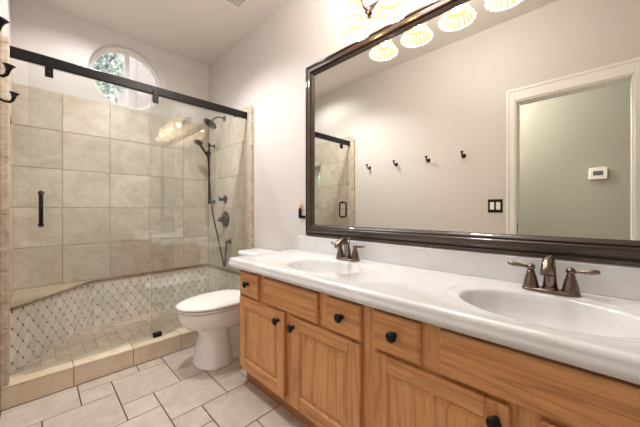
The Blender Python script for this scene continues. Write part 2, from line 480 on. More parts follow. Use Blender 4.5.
NY0, NY1, NZ0, NZ1 = 2.86, 3.14, 1.403, 1.723
def wall_left():
    mb = MB(); T = 0.12
    mb.box(XL - T, XL, YN, D0, -0.05, ZC + 0.05)
    mb.box(XL - T, XL, D0, D1, DZ, ZC + 0.05)
    mb.box(XL - T, XL, D1, 2.27, -0.05, ZC + 0.05)
    # shower part, around the niche
    x0 = XLS - 0.16
    mb.box(x0, XLS, 2.27, NY0, -0.05, ZC + 0.05); mb.box(x0, XLS, NY1, YB + 0.01, -0.05, ZC + 0.05)
    mb.box(x0, XLS, NY0, NY1, -0.05, NZ0); mb.box(x0, XLS, NY0, NY1, NZ1, ZC + 0.05)
    w = struct(mb.build('wall_left', M_WALL, origin=(XL, 1, 0)))
    t = MB(); a = XLS
    ve = [0.443 + 0.32 * k for k in range(6)]
    ve2 = [-0.0 + 0.123] + ve
    t.box(a + 0.0005, a + 0.004, 2.27, NY0, 0.02, 2.043, 1); t.box(a + 0.0005, a + 0.004, NY1, YB - 0.01, 0.02, 2.043, 1)
    t.box(a + 0.0005, a + 0.004, NY0, NY1, 0.02, NZ0, 1); t.box(a + 0.0005, a + 0.004, NY0, NY1, NZ1, 2.043, 1)
    for i, (y0, y1) in enumerate(((2.27, 2.54), (2.54, NY0), (NY0, NY1), (NY1, YB - 0.01))):
        for j in range(len(ve2) - 1):
            if i == 2 and abs(ve2[j] - NZ0) < 0.02: continue
            tile(t, Vector((a + 0.004, 0, 0)), Vector((0, 1, 0)), Vector((0, 0, 1)), Vector((1, 0, 0)), y0, y1, ve2[j], ve2[j + 1], 0.004, 0.005, 0, 0.0015)
    # niche lining
    t.box(a - 0.095, a - 0.085, NY0, NY1, NZ0, NZ1); t.box(a - 0.085, a + 0.004, NY0, NY0 + 0.008, NZ0, NZ1)
    t.box(a - 0.085, a + 0.004, NY1 - 0.008, NY1, NZ0, NZ1); t.box(a - 0.085, a + 0.004, NY0, NY1, NZ0, NZ0 + 0.008)
    t.box(a - 0.085, a + 0.004, NY0, NY1, NZ1 - 0.008, NZ1)
    t.build('tile_cladding', [M_TILE, M_GROUT_L], w, origin=(XLS, 2.7, 0.12))
wall_left()
mb = MB(); mb.box(XH - 0.1, XR + 0.12, YN - 0.1, YN, -0.05, ZC + 0.05); struct(mb.build('wall_near', M_WALL))
mb = MB(); mb.box(XH - 0.1, XH, YN, 2.2, -0.05, ZC + 0.05); struct(mb.build('wall_hall', M_HALL))
mb = MB(); mb.box(XH, XL - 0.12, 2.1, 2.2, -0.05, ZC + 0.05); struct(mb.build('wall_hall_end', M_HALL))
mb = MB(); mb.box(XH - 0.1, XR + 0.12, YN - 0.1, YB + 0.16, ZC, ZC + 0.1); struct(mb.build('ceiling', M_CEIL))

# stone jamb strips that close the tiling at the shower mouth
def jamb(name, x0, x1, y0, y1, z1):
    mb = MB(); base = CUZ + .0005
    mb.box(x0, x1, y0 + 0.002, y1 - 0.002, base, z1 - 0.004, 1)
    zs = [base]
    while zs[-1] < z1 - 0.31: zs.append(zs[-1] + 0.305)
    zs.append(z1)
    for a, b in zip(zs[:-1], zs[1:]):
        mb.box(x0 - 0.001, x1 + 0.001, y0, y1, a + 0.0015, b - 0.0015, 0, 0.004)
    return struct(mb.build(name, [M_JAMB, M_GROUT_L]))
jamb('trim_1', XR - 0.030, XR - 0.001, 2.235, 2.300, 2.01)
jamb('trim_2', XL + 0.001, XL + 0.031, 2.235, 2.300, 1.99)

# baseboards
mb = MB(); mb.box(XR - 0.014, XR - 0.0005, 1.60, 2.232, 0.0, 0.085, 0, 0.004); struct(mb.build('baseboard_right', M_TRIM))

# ------------------------------------------------------------------ window
def window():
    n = 64; yf = YB + 0.075
    P = lambda rr, y: [(WX + math.cos(2 * PI * j / n) * rr, y, WZ + math.sin(2 * PI * j / n) * rr) for j in range(n)]
    mb = MB()
    R = WR + 0.001
    mb.loft([P(R, yf), P(R - 0.016, yf), P(R - 0.020, yf + 0.006), P(R - 0.020, yf + 0.020), P(R - 0.034, yf + 0.022), P(R - 0.034, yf + 0.05), P(R, yf + 0.05), P(R, yf)], 0, False, False, False)
    w = struct(mb.build('window_1', M_TRIM, origin=(WX, yf, WZ - WR)))
    mb = MB(); h = R - 0.03
    mb.box(WX - 0.018, WX + 0.018, yf + 0.012, yf + 0.045, WZ - h, WZ + h, 0, 0.003)
    mb.build('mullion', M_TRIM, w)
    mb = MB(); mb.loft([P(R - 0.03, yf + 0.030), P(R - 0.03, yf + 0.034)], 0, False)
    mb.build('window_pane', M_GLASS, w)
window()

# outside: tree and neighbouring wall
def tree(loc, h, r, n, seed, label, rgb):
    rng = random.Random(seed)
    root = thing('tree', loc, label, 'tree')
    x, y, z = loc
    mb = MB(); mb.tube([(x, y, z), (x + .05, y, z + h * .4), (x, y + .05, z + h * .75)], [.09, .07, .03])
    for k in range(9):
        a = rng.uniform(0, 2 * PI); b = h * rng.uniform(.35, .6)
        mb.tube([(x, y, z + b), (x + math.cos(a) * r * .4, y + math.sin(a) * r * .4, z + b + h * .15), (x + math.cos(a) * r * .8, y + math.sin(a) * r * .8, z + b + h * .3)], [.04, .02, .008], 0, 6)
    mb.build('trunk', mat('tree_bark', (122, 100, 84), .8), root)
    mb = MB()
    for k in range(n):
        u = Vector((rng.gauss(0, 1), rng.gauss(0, 1), rng.gauss(0, 1))).normalized() * rng.uniform(.25, 1) ** .5 * r
        c = Vector((x, y, z + h * .72)) + Vector((u.x, u.y, u.z * 1.1))
        d = Vector((rng.gauss(0, 1), rng.gauss(0, 1), rng.gauss(0, 1))).normalized(); e = d.orthogonal().normalized()
        l = rng.uniform(.05, .1)
        mb.add([c - d * l, c + e * l * .32 + d.cross(e) * l * .1, c + d * l, c - e * l * .32], [(0, 1, 2, 3)], rng.randrange(3))
    a, b, c_ = rgb
    mb.build('foliage', [mat('leaf', (a, b, c_), .6), mat('leaf_pale', (a + 34, b + 30, c_ + 30), .6), mat('leaf_dark', (a - 40, b - 38, c_ - 30), .6)], root, recalc=False)
tree((0.22, 5.2, -0.3), 4.9, .78, 2600, 3, 'leafy green tree outside the round window', (166, 184, 168))
mb = MB(); mb.box(1.36, 6.5, 6.0, 8.6, -0.3, 5.6)
mb.box(1.26, 1.42, 5.86, 6.02, -0.3, 5.6)
M_STUCCO = paint('pale_stucco', (206, 186, 180), .8)
nb = mb.build('neighbouring_house', M_STUCCO)
tag(nb, 'pale pinkish stucco house wall seen through right half of the round window', 'house')
mb = MB(); mb.box(-8, 12, YB + 0.4, 14, -0.4, -0.3); struct(mb.build('ground', mat('gravel', (178, 160, 138), .9)))

# ------------------------------------------------------------------ door casing (mirror view)
def doorway():
    mb = MB(); x0, x1 = XL + 0.0005, XL + 0.018; cw = 0.06; g = 0.003
    def prof(a, b, c, d, vert):   # two-step casing
        mb.box(x0, x1 - 0.006, a, b, c, d, 0, 0.002)
    for (y0, y1, z0, z1) in ((D1 - g, D1 + cw, 0, DZ + cw + 0.04), (D0 - cw, D0 + g, 0, DZ + cw + 0.04), (D0 + g, D1 - g, DZ - g, DZ + cw + 0.04)):
        mb.box(x0, x1 - 0.006, y0, y1, z0, z1, 0, 0.002)
    mb.box(x0, x1, D1 + cw - 0.022, D1 + cw, 0, DZ + cw + 0.04, 0, 0.003)
    mb.box(x0, x1, D0 - cw, D0 - cw + 0.022, 0, DZ + cw + 0.04, 0, 0.003)
    mb.box(x0, x1, D0 - cw + 0.022, D1 + cw - 0.022, DZ + cw + 0.014, DZ + cw + 0.04, 0, 0.003)
    # lining of the opening
    mb.box(XL - 0.122, x0, D1 - 0.014, D1 - 0.001, 0, DZ - 0.001); mb.box(XL - 0.122, x0, D0 + 0.001, D0 + 0.014, 0, DZ - 0.001)
    mb.box(XL - 0.122, x0, D0 + 0.014, D1 - 0.014, DZ - 0.014, DZ - 0.001)
    mb.box(XL - 0.08, XL - 0.045, D1 - 0.024, D1 - 0.014, 0, DZ - 0.014)
    d = struct(mb.build('door_1', M_TRIM, origin=(XL, D1, 0)))
    mb = MB(); mb.box(XL - 0.040, XL - 0.012, D1 - 0.017, D1 - 0.0139, 0.885, 0.945, 0, 0.001)
    mb.build('strike_plate', M_BLACK, d)
doorway()

# ------------------------------------------------------------------ ceiling register, downlight and added fill lamps
def register():
    x0, x1, y0, y1 = 0.93, 1.185, 1.86, 2.118; z = ZC
    t = thing('ceiling_vent', ((x0 + x1) / 2, (y0 + y1) / 2, z), 'slatted white metal vent register in the ceiling above the toilet', 'vent')
    mb = MB(); w = 0.018
    for a in ((x0, x1, y0, y0 + w), (x0, x1, y1 - w, y1), (x0, x0 + w, y0 + w, y1 - w), (x1 - w, x1, y0 + w, y1 - w)):
        mb.box(*a, z - 0.007, z - 0.0005, 0, 0.002)
    mb.build('frame', M_TRIM, t)
    mb = MB(); n = 13
    for k in range(n):
        y = y0 + w + (y1 - y0 - 2 * w) * (k + .5) / n
        mb.box(x0 + w, x1 - w, y - 0.0035, y + 0.0035, z - 0.006, z - 0.002)
    for k in range(1, 8):
        x = x0 + w + (x1 - x0 - 2 * w) * k / 8; mb.box(x - 0.0015, x + 0.0015, y0 + w, y1 - w, z - 0.0055, z - 0.002)
    mb.build('slats', M_TRIM, t)
    mb = MB(); mb.box(x0 + w, x1 - w, y0 + w, y1 - w, z - 0.0018, z - 0.0005)
    mb.build('duct_opening', M_VENTBK, t)
register()
def fill_globe_lamp(x, y, r, label):  # housing for the added fill lights, out of view
    t = thing('fill_ceiling_lamp', (x, y, ZC), label, 'lamp')
    mb = MB(); mb.lathe((x, y, ZC - 0.0005), (0, 0, -1), [(0, .075), (0.018, .075), (0.026, .05), (.056, .045)]); mb.build('canopy', M_CHROME, t)
    c = ZC - .055 - r
    mb = MB(); mb.lathe((x, y, c), (0, 0, 1), [(r * math.sin(math.radians(a)), r * math.cos(math.radians(a))) for a in range(-90, 66, 6)], 0, 32); mb.build('glass_globe', M_SHADE_T, t)
fill_globe_lamp(0.88, 0.80, 0.12, 'frosted globe fill lamp added in the bathroom, out of view')
fill_globe_lamp(-0.60, 1.30, 0.12, 'frosted globe fill lamp added in the hallway, out of view')
mb = MB(); mb.lathe((0.62, 2.10, ZC - 0.0005), (0, 0, -1), [(0, 0.1), (0.006, 0.1), (0.009, 0.085), (0.009, 0.07)], 0)
o = mb.build('recessed_lamp', M_TRIM); tag(o, 'white round recessed ceiling lamp in front of the shower', 'lamp')
mb = MB(); mb.lathe((0.30, 2.66, ZC - 0.0005), (0, 0, -1), [(0, 0.1), (0.006, 0.1), (0.009, 0.085), (0.009, 0.07)], 0)  # trim ring for the added shower fill spot
o = mb.build('recessed_lamp', M_TRIM); tag(o, 'white round recessed fill lamp added inside the shower, out of view', 'lamp')

# ------------------------------------------------------------------ shower curb and bench
def curb():
    t = thing('shower_curb', (0.63, CU0, 0), 'low beige travertine curb at the shower threshold', 'curb')
    y0, y1 = CU0, CU1; th = 0.008
    mb = MB(); mb.box(XL + 0.001, XR - 0.001, y0 + th, y1 - th, 0.0, CUZ - th)
    mb.build('core', M_GROUT_L, t)
    mb = MB()
    xe = [XL + 0.001, 0.155, 0.46, 0.765, 1.07, XR - 0.001]
    for a, b in zip(xe[:-1], xe[1:]):
        mb.box(a + 0.0015, b - 0.0015, y0, y0 + th, 0.001, CUZ - th - 0.0015, 0, 0.002)
        mb.box(a + 0.0015, b - 0.0015, y1 - th, y1, 0.03, CUZ - th - 0.0015, 0, 0.002)
    mb.build('face_tiles', M_CURB, t)
    mb = MB()
    for a, b in zip(xe[:-1], xe[1:]): mb.box(a + 0.0015, b - 0.0015, y0 - 0.002, y1, CUZ - th, CUZ, 0, 0.003)
    mb.build('top_tiles', M_CURB, t)
curb()
def bench():
    P = Vector((XLS + 0.01, 2.64, 0)); Q = Vector((0.345, YB - 0.01, 0)); d = (Q - P); L = d.length; d.normalize()
    nn = Vector((d.y, -d.x, 0))
    t = thing('corner_bench', (XLS + 0.15, 3.0, 0.027), 'diagonal corner shower bench with stone ledge and mosaic front', 'bench')
    A = Vector((XLS + 0.01, YB - 0.01, 0))
    mb = MB(); mb.loft([[p + Vector((0, 0, z)) for p in (P, Q, A)] for z in (0.027, 0.425)], 0, False)
    mb.build('base', M_GROUT_M, t)
    mb = MB(); mosaic(mb, P + Vector((0, 0, 0.027)), d, Vector((0, 0, 1)), nn, L - 0.01, 0.396, 0.022, 0.0)
    mb.build('mosaic_front', [M_MOSAIC, M_DOT], t)
    e = 0.012
    mb = MB(); P2 = P + nn * e - d * 0.008; Q2 = Q + nn * e
    mb.loft([[P2 + Vector((0, 0, z)), Q2 + Vector((0, 0, z)), A + Vector((0, 0, z))] for z in (0.4255, 0.444)], 0, False)
    mb.build('ledge', M_LEDGE, t)
    mb = MB(); mb.tube([P2 + nn * .003 + Vector((0, 0, .4345)) + d * 0.012, Q2 + nn * .003 + Vector((0, 0, .4345)) - d * 0.02], 0.0095, 0, 10)
    mb.build('pencil_trim', M_PENCIL, t)
bench()

# ------------------------------------------------------------------ shower doors
YG = 2.33; HZ0, HZ1 = 1.914, 1.976
def header():
    t = thing('header_rail', (0.63, YG, HZ0), 'black metal header rail spanning the shower opening', 'rail')
    mb = MB(); mb.box(XL + 0.014, XR - 0.012, YG - 0.02, YG + 0.006, HZ0, HZ1, 0, 0.005); mb.build('rail', M_BLACK, t)
    mb = MB(); mb.box(XLS + 0.0095, XL + 0.0145, YG - 0.023, YG + 0.009, HZ0 - .003, HZ1 + .003, 0, 0.004); mb.build('end_bracket', M_BLACK, t)
    mb = MB(); mb.box(XR - 0.0125, XR - 0.009, YG - 0.023, YG + 0.009, HZ0 - .003, HZ1 + .003, 0, 0.0012); mb.build('end_bracket', M_BLACK, t)
    mb = MB(); mb.lathe((1.26, YG - 0.008, HZ0 + .001), (0, 0, -1), [(0, .009), (.008, .009), (.010, .007)]); mb.build('door_stop', M_BLACK, t)
header()
def pane(mb, x0, x1, y, z0, z1, th=0.008):
    b = 0.0012
    mb.box(x0, x1, y - th / 2, y + th / 2, z0, z1)
    n = len(mb.f)
    for k in (4, 5, 1, 0): mb.mi[n - 6 + k] = 1   # the four narrow edges
def sliding():
    y = YG - 0.012
    t = thing('sliding_glass_door', (0.35, y, CUZ + 0.012), 'clear sliding glass shower door hanging at left, with black pull handle', 'shower door')
    mb = MB(); pane(mb, -0.036, 0.739, y, CUZ + 0.014, 1.905); mb.build('glass_pane', [M_GLASS, M_GEDGE], t, recalc=False)
    for x in (0.05, 0.615):
        mb = MB(); mb.box(x - 0.018, x + 0.018, y - 0.018, y - 0.0045, 1.85, 1.912, 0, 0.002); mb.box(x - 0.018, x + 0.018, y - 0.020, y - 0.0085, 1.900, 1.945, 0, 0.003)
        mb.box(x - 0.018, x + 0.018, y + 0.0045, y + 0.0085, 1.86, 1.905, 0, 0.001)
        mb.lathe((x, y - 0.018, 1.875), (0, -1, 0), [(0, .008), (.003, .008), (.004, .006)])
        mb.build('hanger', M_BLACK, t)
    hx = 0.016; h = MB()
    for sg in (-1, 1):
        yy = y + sg * 0.054
        pts = [(hx, y + sg * 0.005, 0.975), (hx, y + sg * 0.036, 0.975), (hx, y + sg * 0.050, 0.981), (hx, yy, 0.996), (hx, yy, 1.14), (hx, y + sg * 0.050, 1.155), (hx, y + sg * 0.036, 1.161), (hx, y + sg * 0.005, 1.161)]
        h.tube(pts, 0.0095)
        for z in (0.975, 1.161): h.lathe((hx, y + sg * 0.0045, z), (0, sg, 0), [(0, .014), (.004, .014)])
    h.build('handle', M_BLACK, t)
sliding()
mb = MB(); pane(mb, 0.596, XR - 0.024, YG + 0.016, CUZ + 0.001, 1.93); 
fx = mb.build('fixed_glass_panel', [M_GLASS, M_GEDGE], recalc=False)
tag(fx, 'fixed clear glass shower panel at the right, by the toilet', 'glass panel')
mb = MB(); mb.box(0.60, 0.655, YG - 0.026, YG - 0.018, CUZ + .0003, CUZ + 0.032, 0, 0.002); mb.box(0.60, 0.655, YG - 0.026, YG + 0.002, CUZ + .0003, CUZ + 0.010, 0, 0.002); mb.box(0.60, 0.655, YG - 0.006, YG + 0.002, CUZ + .0003, CUZ + 0.032, 0, 0.002)
tag(mb.build('door_guide', M_BLACK), 'small black door guide on the shower curb', 'door guide')

# ------------------------------------------------------------------ shower fittings on the right wall
XT = XR - 0.0095
def shower_fittings():
    y, z = 2.79, 2.03
    t = thing('rain_shower', (XT, y, z), 'black round rain shower head on curved arm, upper right shower wall', 'shower head')
    mb = MB(); mb.lathe((XT, y, z), (-1, 0, 0), [(0, .030), (.004, .030), (.010, .022), (.014, .012)]); mb.build('wall_flange', M_BLACK, t)
    mb = MB(); mb.tube([(XT - .012, y, z), (XT - .05, y, z + .004), (XT - .085, y, z - .006), (XT - .115, y, z - .032), (XT - .125, y, z - .045)], .0095); mb.build('arm', M_BLACK, t)
    ax = Vector((-.55, 0, -.83)).normalized()
    mb = MB(); mb.lathe(Vector((XT - .122, y, z - .04)), ax, [(0, .012), (.012, .016), (.022, .016), (.032, .024), (.044, .052), (.052, .068), (.060, .072), (.064, .068), (.065, .0)]); mb.build('head', M_BLACK, t)

    y = 3.03; bx = 1.335
    t = thing('slide_bar', (XT, y, 1.13), 'black vertical slide bar on shower wall holding the hand shower', 'slide bar')
    mb = MB(); mb.tube([(bx, y, 1.13), (bx, y, 1.80)], .0105); mb.build('bar', M_BLACK, t)
    for z in (1.155, 1.775):
        mb = MB(); mb.tube([(XT, y, z), (bx + .008, y, z)], .009); mb.lathe((XT, y, z), (-1, 0, 0), [(0, .024), (.005, .024), (.012, .014)])
        mb.lathe((bx, y, z - .014), (0, 0, 1), [(0, .016), (.028, .016)]); mb.build('wall_bracket', M_BLACK, t)
    mb = MB(); mb.lathe((bx, y, 1.665), (0, 0, 1), [(0, .018), (.04, .018)]); mb.lathe((bx - .012, y - .006, 1.685), (-.6, -.7, .1), [(0, .013), (.03, .016)]); mb.build('sliding_holder', M_BLACK, t)
    t = thing('hand_shower', (bx - .05, y - .05, 1.70), 'black hand shower with long hanging hose, resting in the slide bar holder', 'hand shower')
    A = Vector((bx - .035, y - .04, 1.645)); B = Vector((bx - .15, y - .075, 1.775))
    mb = MB(); mb.tube([A, A.lerp(B, .4), A.lerp(B, .8), B], [.011, .0125, .014, .018]); mb.build('handle', M_BLACK, t)
    mb = MB(); mb.lathe(B + Vector((.0, 0, .012)), (-.25, -.15, -.95), [(0, .02), (.006, .04), (.018, .047), (.026, .044), (.027, 0)]); mb.build('spray_head', M_BLACK, t)
    # hose: down beside the bar, loop, up to the outlet
    oy, oz = 2.667, 0.74
    key = [A, Vector((bx - .03, y - .05, 1.55)), Vector((bx - .005, 2.985, 1.2)), Vector((bx + .005, 2.935, .97)), Vector((1.345, 2.835, .76)), Vector((1.345, 2.735, .545)), Vector((1.345, 2.705, .49)), Vector((1.345, 2.685, .53)), Vector((1.345, 2.669, .655)), Vector((XT - .04, oy, oz - .012))]
    pts = []
    for i in range(len(key) - 1):
        p0, p1, p2, p3 = key[max(i - 1, 0)], key[i], key[i + 1], key[min(i + 2, len(key) - 1)]
        for k in range(6):
            s = k / 6
            pts.append(0.5 * ((2 * p1) + (p2 - p0) * s + (2 * p0 - 5 * p1 + 4 * p2 - p3) * s * s + (3 * p1 - p0 - 3 * p2 + p3) * s ** 3))
    pts.append(key[-1])
    mb = MB(); mb.tube(pts, .0088, 0, 8); mb.build('hose', M_BLACK, t)
    t = thing('hose_outlet', (XT, oy, oz), 'small round black hose outlet low on the shower wall', 'outlet elbow')
    mb = MB(); mb.lathe((XT, oy, oz), (-1, 0, 0), [(0, .027), (.005, .027), (.012, .018), (.03, .012), (.044, .012), (.048, .008)]); mb.build('flange', M_BLACK, t)
    mb = MB(); mb.lathe((XT - .04, oy, oz - .002), (0, 0, -1), [(0, .010), (.016, .010)]); mb.build('nipple', M_BLACK, t)
    t = thing('shower_valve', (XT, 2.77, 1.175), 'small black diverter valve above the larger shower valve', 'valve')
    mb = MB(); mb.lathe((XT, 2.77, 1.175), (-1, 0, 0), [(0, .043), (.006, .043), (.012, .036), (.02, .018), (.045, .014)]); mb.build('wall_plate', M_BLACK, t)
    mb = MB(); mb.lathe((XT - .045, 2.77, 1.175), (-1, 0, 0), [(0, .018), (.012, .02), (.024, .014)]); mb.tube([(XT - .055, 2.77, 1.175), (XT - .062, 2.775, 1.19), (XT - .066, 2.785, 1.212)], [.008, .006, .0065]); mb.build('lever', M_BLACK, t)
    t = thing('shower_valve', (XT, 2.765, .965), 'large round black shower valve below the small diverter', 'valve')
    mb = MB(); mb.lathe((XT, 2.765, .965), (-1, 0, 0), [(0, .085), (.006, .085), (.014, .074), (.02, .035), (.04, .028)]); mb.build('wall_plate', M_BLACK, t)
    mb = MB(); mb.lathe((XT - .04, 2.765, .965), (-1, 0, 0), [(0, .026), (.02, .024), (.034, .016)]); mb.tube([(XT - .055, 2.765, .965), (XT - .064, 2.775, .963), (XT - .070, 2.79, .958)], [.010, .007, .0085]); mb.build('lever', M_BLACK, t)
shower_fittings()

# bottle in the niche
def bottle():
    x, y, z = XLS - .04, 2.93, NZ0 + .0085
    t = thing('shampoo_bottle', (x, y, z), 'pale green shampoo bottle standing in the shower wall niche', 'bottle')
    mb = MB(); mb.lathe((x, y, z), (0, 0, 1), [(0, .030), (.006, .034), (.13, .034), (.155, .026), (.165, .013), (.17, .013)]); mb.build('bottle_body', mat('pale_green_plastic', (196, 220, 204), .3), t)
    mb = MB(); mb.lathe((x, y, z + .17), (0, 0, 1), [(0, .016), (.03, .016), (.034, .013)]); mb.build('cap', M_WHITE, t)
bottle()

# ------------------------------------------------------------------ toilet
def egg(xf, xb, yc, hw, z, n=40, p=2.2, fw=0.56):
    """outline with the rounder nose at xf (towards -X); widest at fraction fw from the nose"""
    xm = xf + (xb - xf) * fw; pts = []
    for j in range(n):
        t = 2 * PI * j / n; c, s_ = math.cos(t), math.sin(t)
        if c < 0: x = xm + (xm - xf) * -abs(c) ** (2 / 2.0); y = hw * math.copysign(abs(s_) ** (2 / 2.1), s_)
        else: x = xm + (xb - xm) * abs(c) ** (2 / 3.4); y = hw * math.copysign(abs(s_) ** (2 / 2.1), s_)
        pts.append((x, yc + y, z))
    return pts
def rrect(x0, x1, y0, y1, r, z, n=6):
    pts = []
    for (cx, cy, a0) in ((x1 - r, y1 - r, 0), (x0 + r, y1 - r, 90), (x0 + r, y0 + r, 180), (x1 - r, y0 + r, 270)):
        for k in range(n + 1):
            a = math.radians(a0 + 90 * k / n); pts.append((cx + r * math.cos(a), cy + r * math.sin(a), z))
    return pts
def toilet():
    yc = 1.935
    t = thing('toilet', (1.0, yc, 0), 'white two-piece toilet with closed lid, between vanity and shower', 'toilet')
    mb = MB()
    # bowl
    mb.loft([egg(.80, 1.12, yc, .09, .225), egg(.755, 1.14, yc, .112, .245), egg(.70, 1.16, yc, .145, .27), egg(.662, 1.17, yc, .168, .31), egg(.648, 1.17, yc, .178, .345), egg(.645, 1.17, yc, .181, .372), egg(.650, 1.168, yc, .178, .384), egg(.68, 1.15, yc, .15, .385)], 0, True)
    # pedestal column
    ped = lambda xf, xb, hw, z: egg(xf, xb, yc, hw, z, 40, fw=.40)
    mb.loft([ped(.750, 1.01, .150, .0), ped(.750, 1.01, .150, .012), ped(.757, 1.0, .144, .03), ped(.772, .985, .124, .13), ped(.785, .98, .102, .2), ped(.765, 1.0, .108, .25), ped(.75, 1.02, .11, .27)], 0, True)
    # trapway body and rear foot
    mb.loft([rrect(.93, 1.28, yc - .105, yc + .105, .05, .0), rrect(.93, 1.28, yc - .105, yc + .105, .05, .02), rrect(.94, 1.27, yc - .07, yc + .07, .04, .05), rrect(.94, 1.27, yc - .062, yc + .062, .04, .16), rrect(.94, 1.28, yc - .075, yc + .075, .04, .24), rrect(.95, 1.30, yc - .10, yc + .10, .04, .30), rrect(.98, 1.36, yc - .13, yc + .13, .04, .34), rrect(1.0, 1.375, yc - .15, yc + .15, .04, .384)], 0, True)
    mb.build('bowl', M_PORC, t)
    sm = MB()
    sm.loft([egg(.656, 1.13, yc, .172, .386), egg(.654, 1.13, yc, .174, .3905), egg(.641, 1.14, yc, .186, .392), egg(.640, 1.14, yc, .186, .401), egg(.650, 1.13, yc, .178, .4035)], 0, True)
    sm.build('seat', M_PLAST, t)
    lm = MB()
    lm.loft([egg(.656, 1.13, yc, .172, .404), egg(.654, 1.13, yc, .174, .4085), egg(.638, 1.145, yc, .188, .4105), egg(.636, 1.145, yc, .189, .419), egg(.646, 1.14, yc, .183, .427), egg(.68, 1.12, yc, .158, .431), egg(.76, 1.05, yc, .09, .434), egg(.86, .98, yc, .02, .435)], 0, True)
    lm.build('lid', M_PLAST, t)
    for s in (-1, 1):
        h = MB(); h.box(1.125, 1.165, yc + s * .075 - .022, yc + s * .075 + .022, .386, .418, 0, .006)
        h.build('hinge', M_PLAST, t)
    k = MB()
    k.loft([rrect(1.215, 1.385, yc - .195, yc + .195, .035, .385), rrect(1.205, 1.385, yc - .205, yc + .205, .035, .42), rrect(1.19, 1.385, yc - .20, yc + .20, .035, .684)], 0, True)
    k.build('tank', M_PORC, t)
    k = MB()
    k.loft([rrect(1.182, 1.388, yc - .208, yc + .208, .04, .6845), rrect(1.174, 1.390, yc - .214, yc + .214, .045, .691), rrect(1.174, 1.390, yc - .214, yc + .214, .045, .711), rrect(1.180, 1.388, yc - .209, yc + .209, .04, .722), rrect(1.20, 1.375, yc - .19, yc + .19, .03, .726)], 0, True)
    k.build('tank_lid', M_PORC, t)
    k = MB(); k.lathe((1.19, yc + .15, .65), (-1, 0, 0), [(0, .014), (.01, .014), (.012, .01)]); k.tube([(1.175, yc + .15, .65), (1.17, yc + .11, .645), (1.17, yc + .07, .64)], [.006, .006, .008])
    k.build('flush_lever', M_CHROME, t)
toilet()

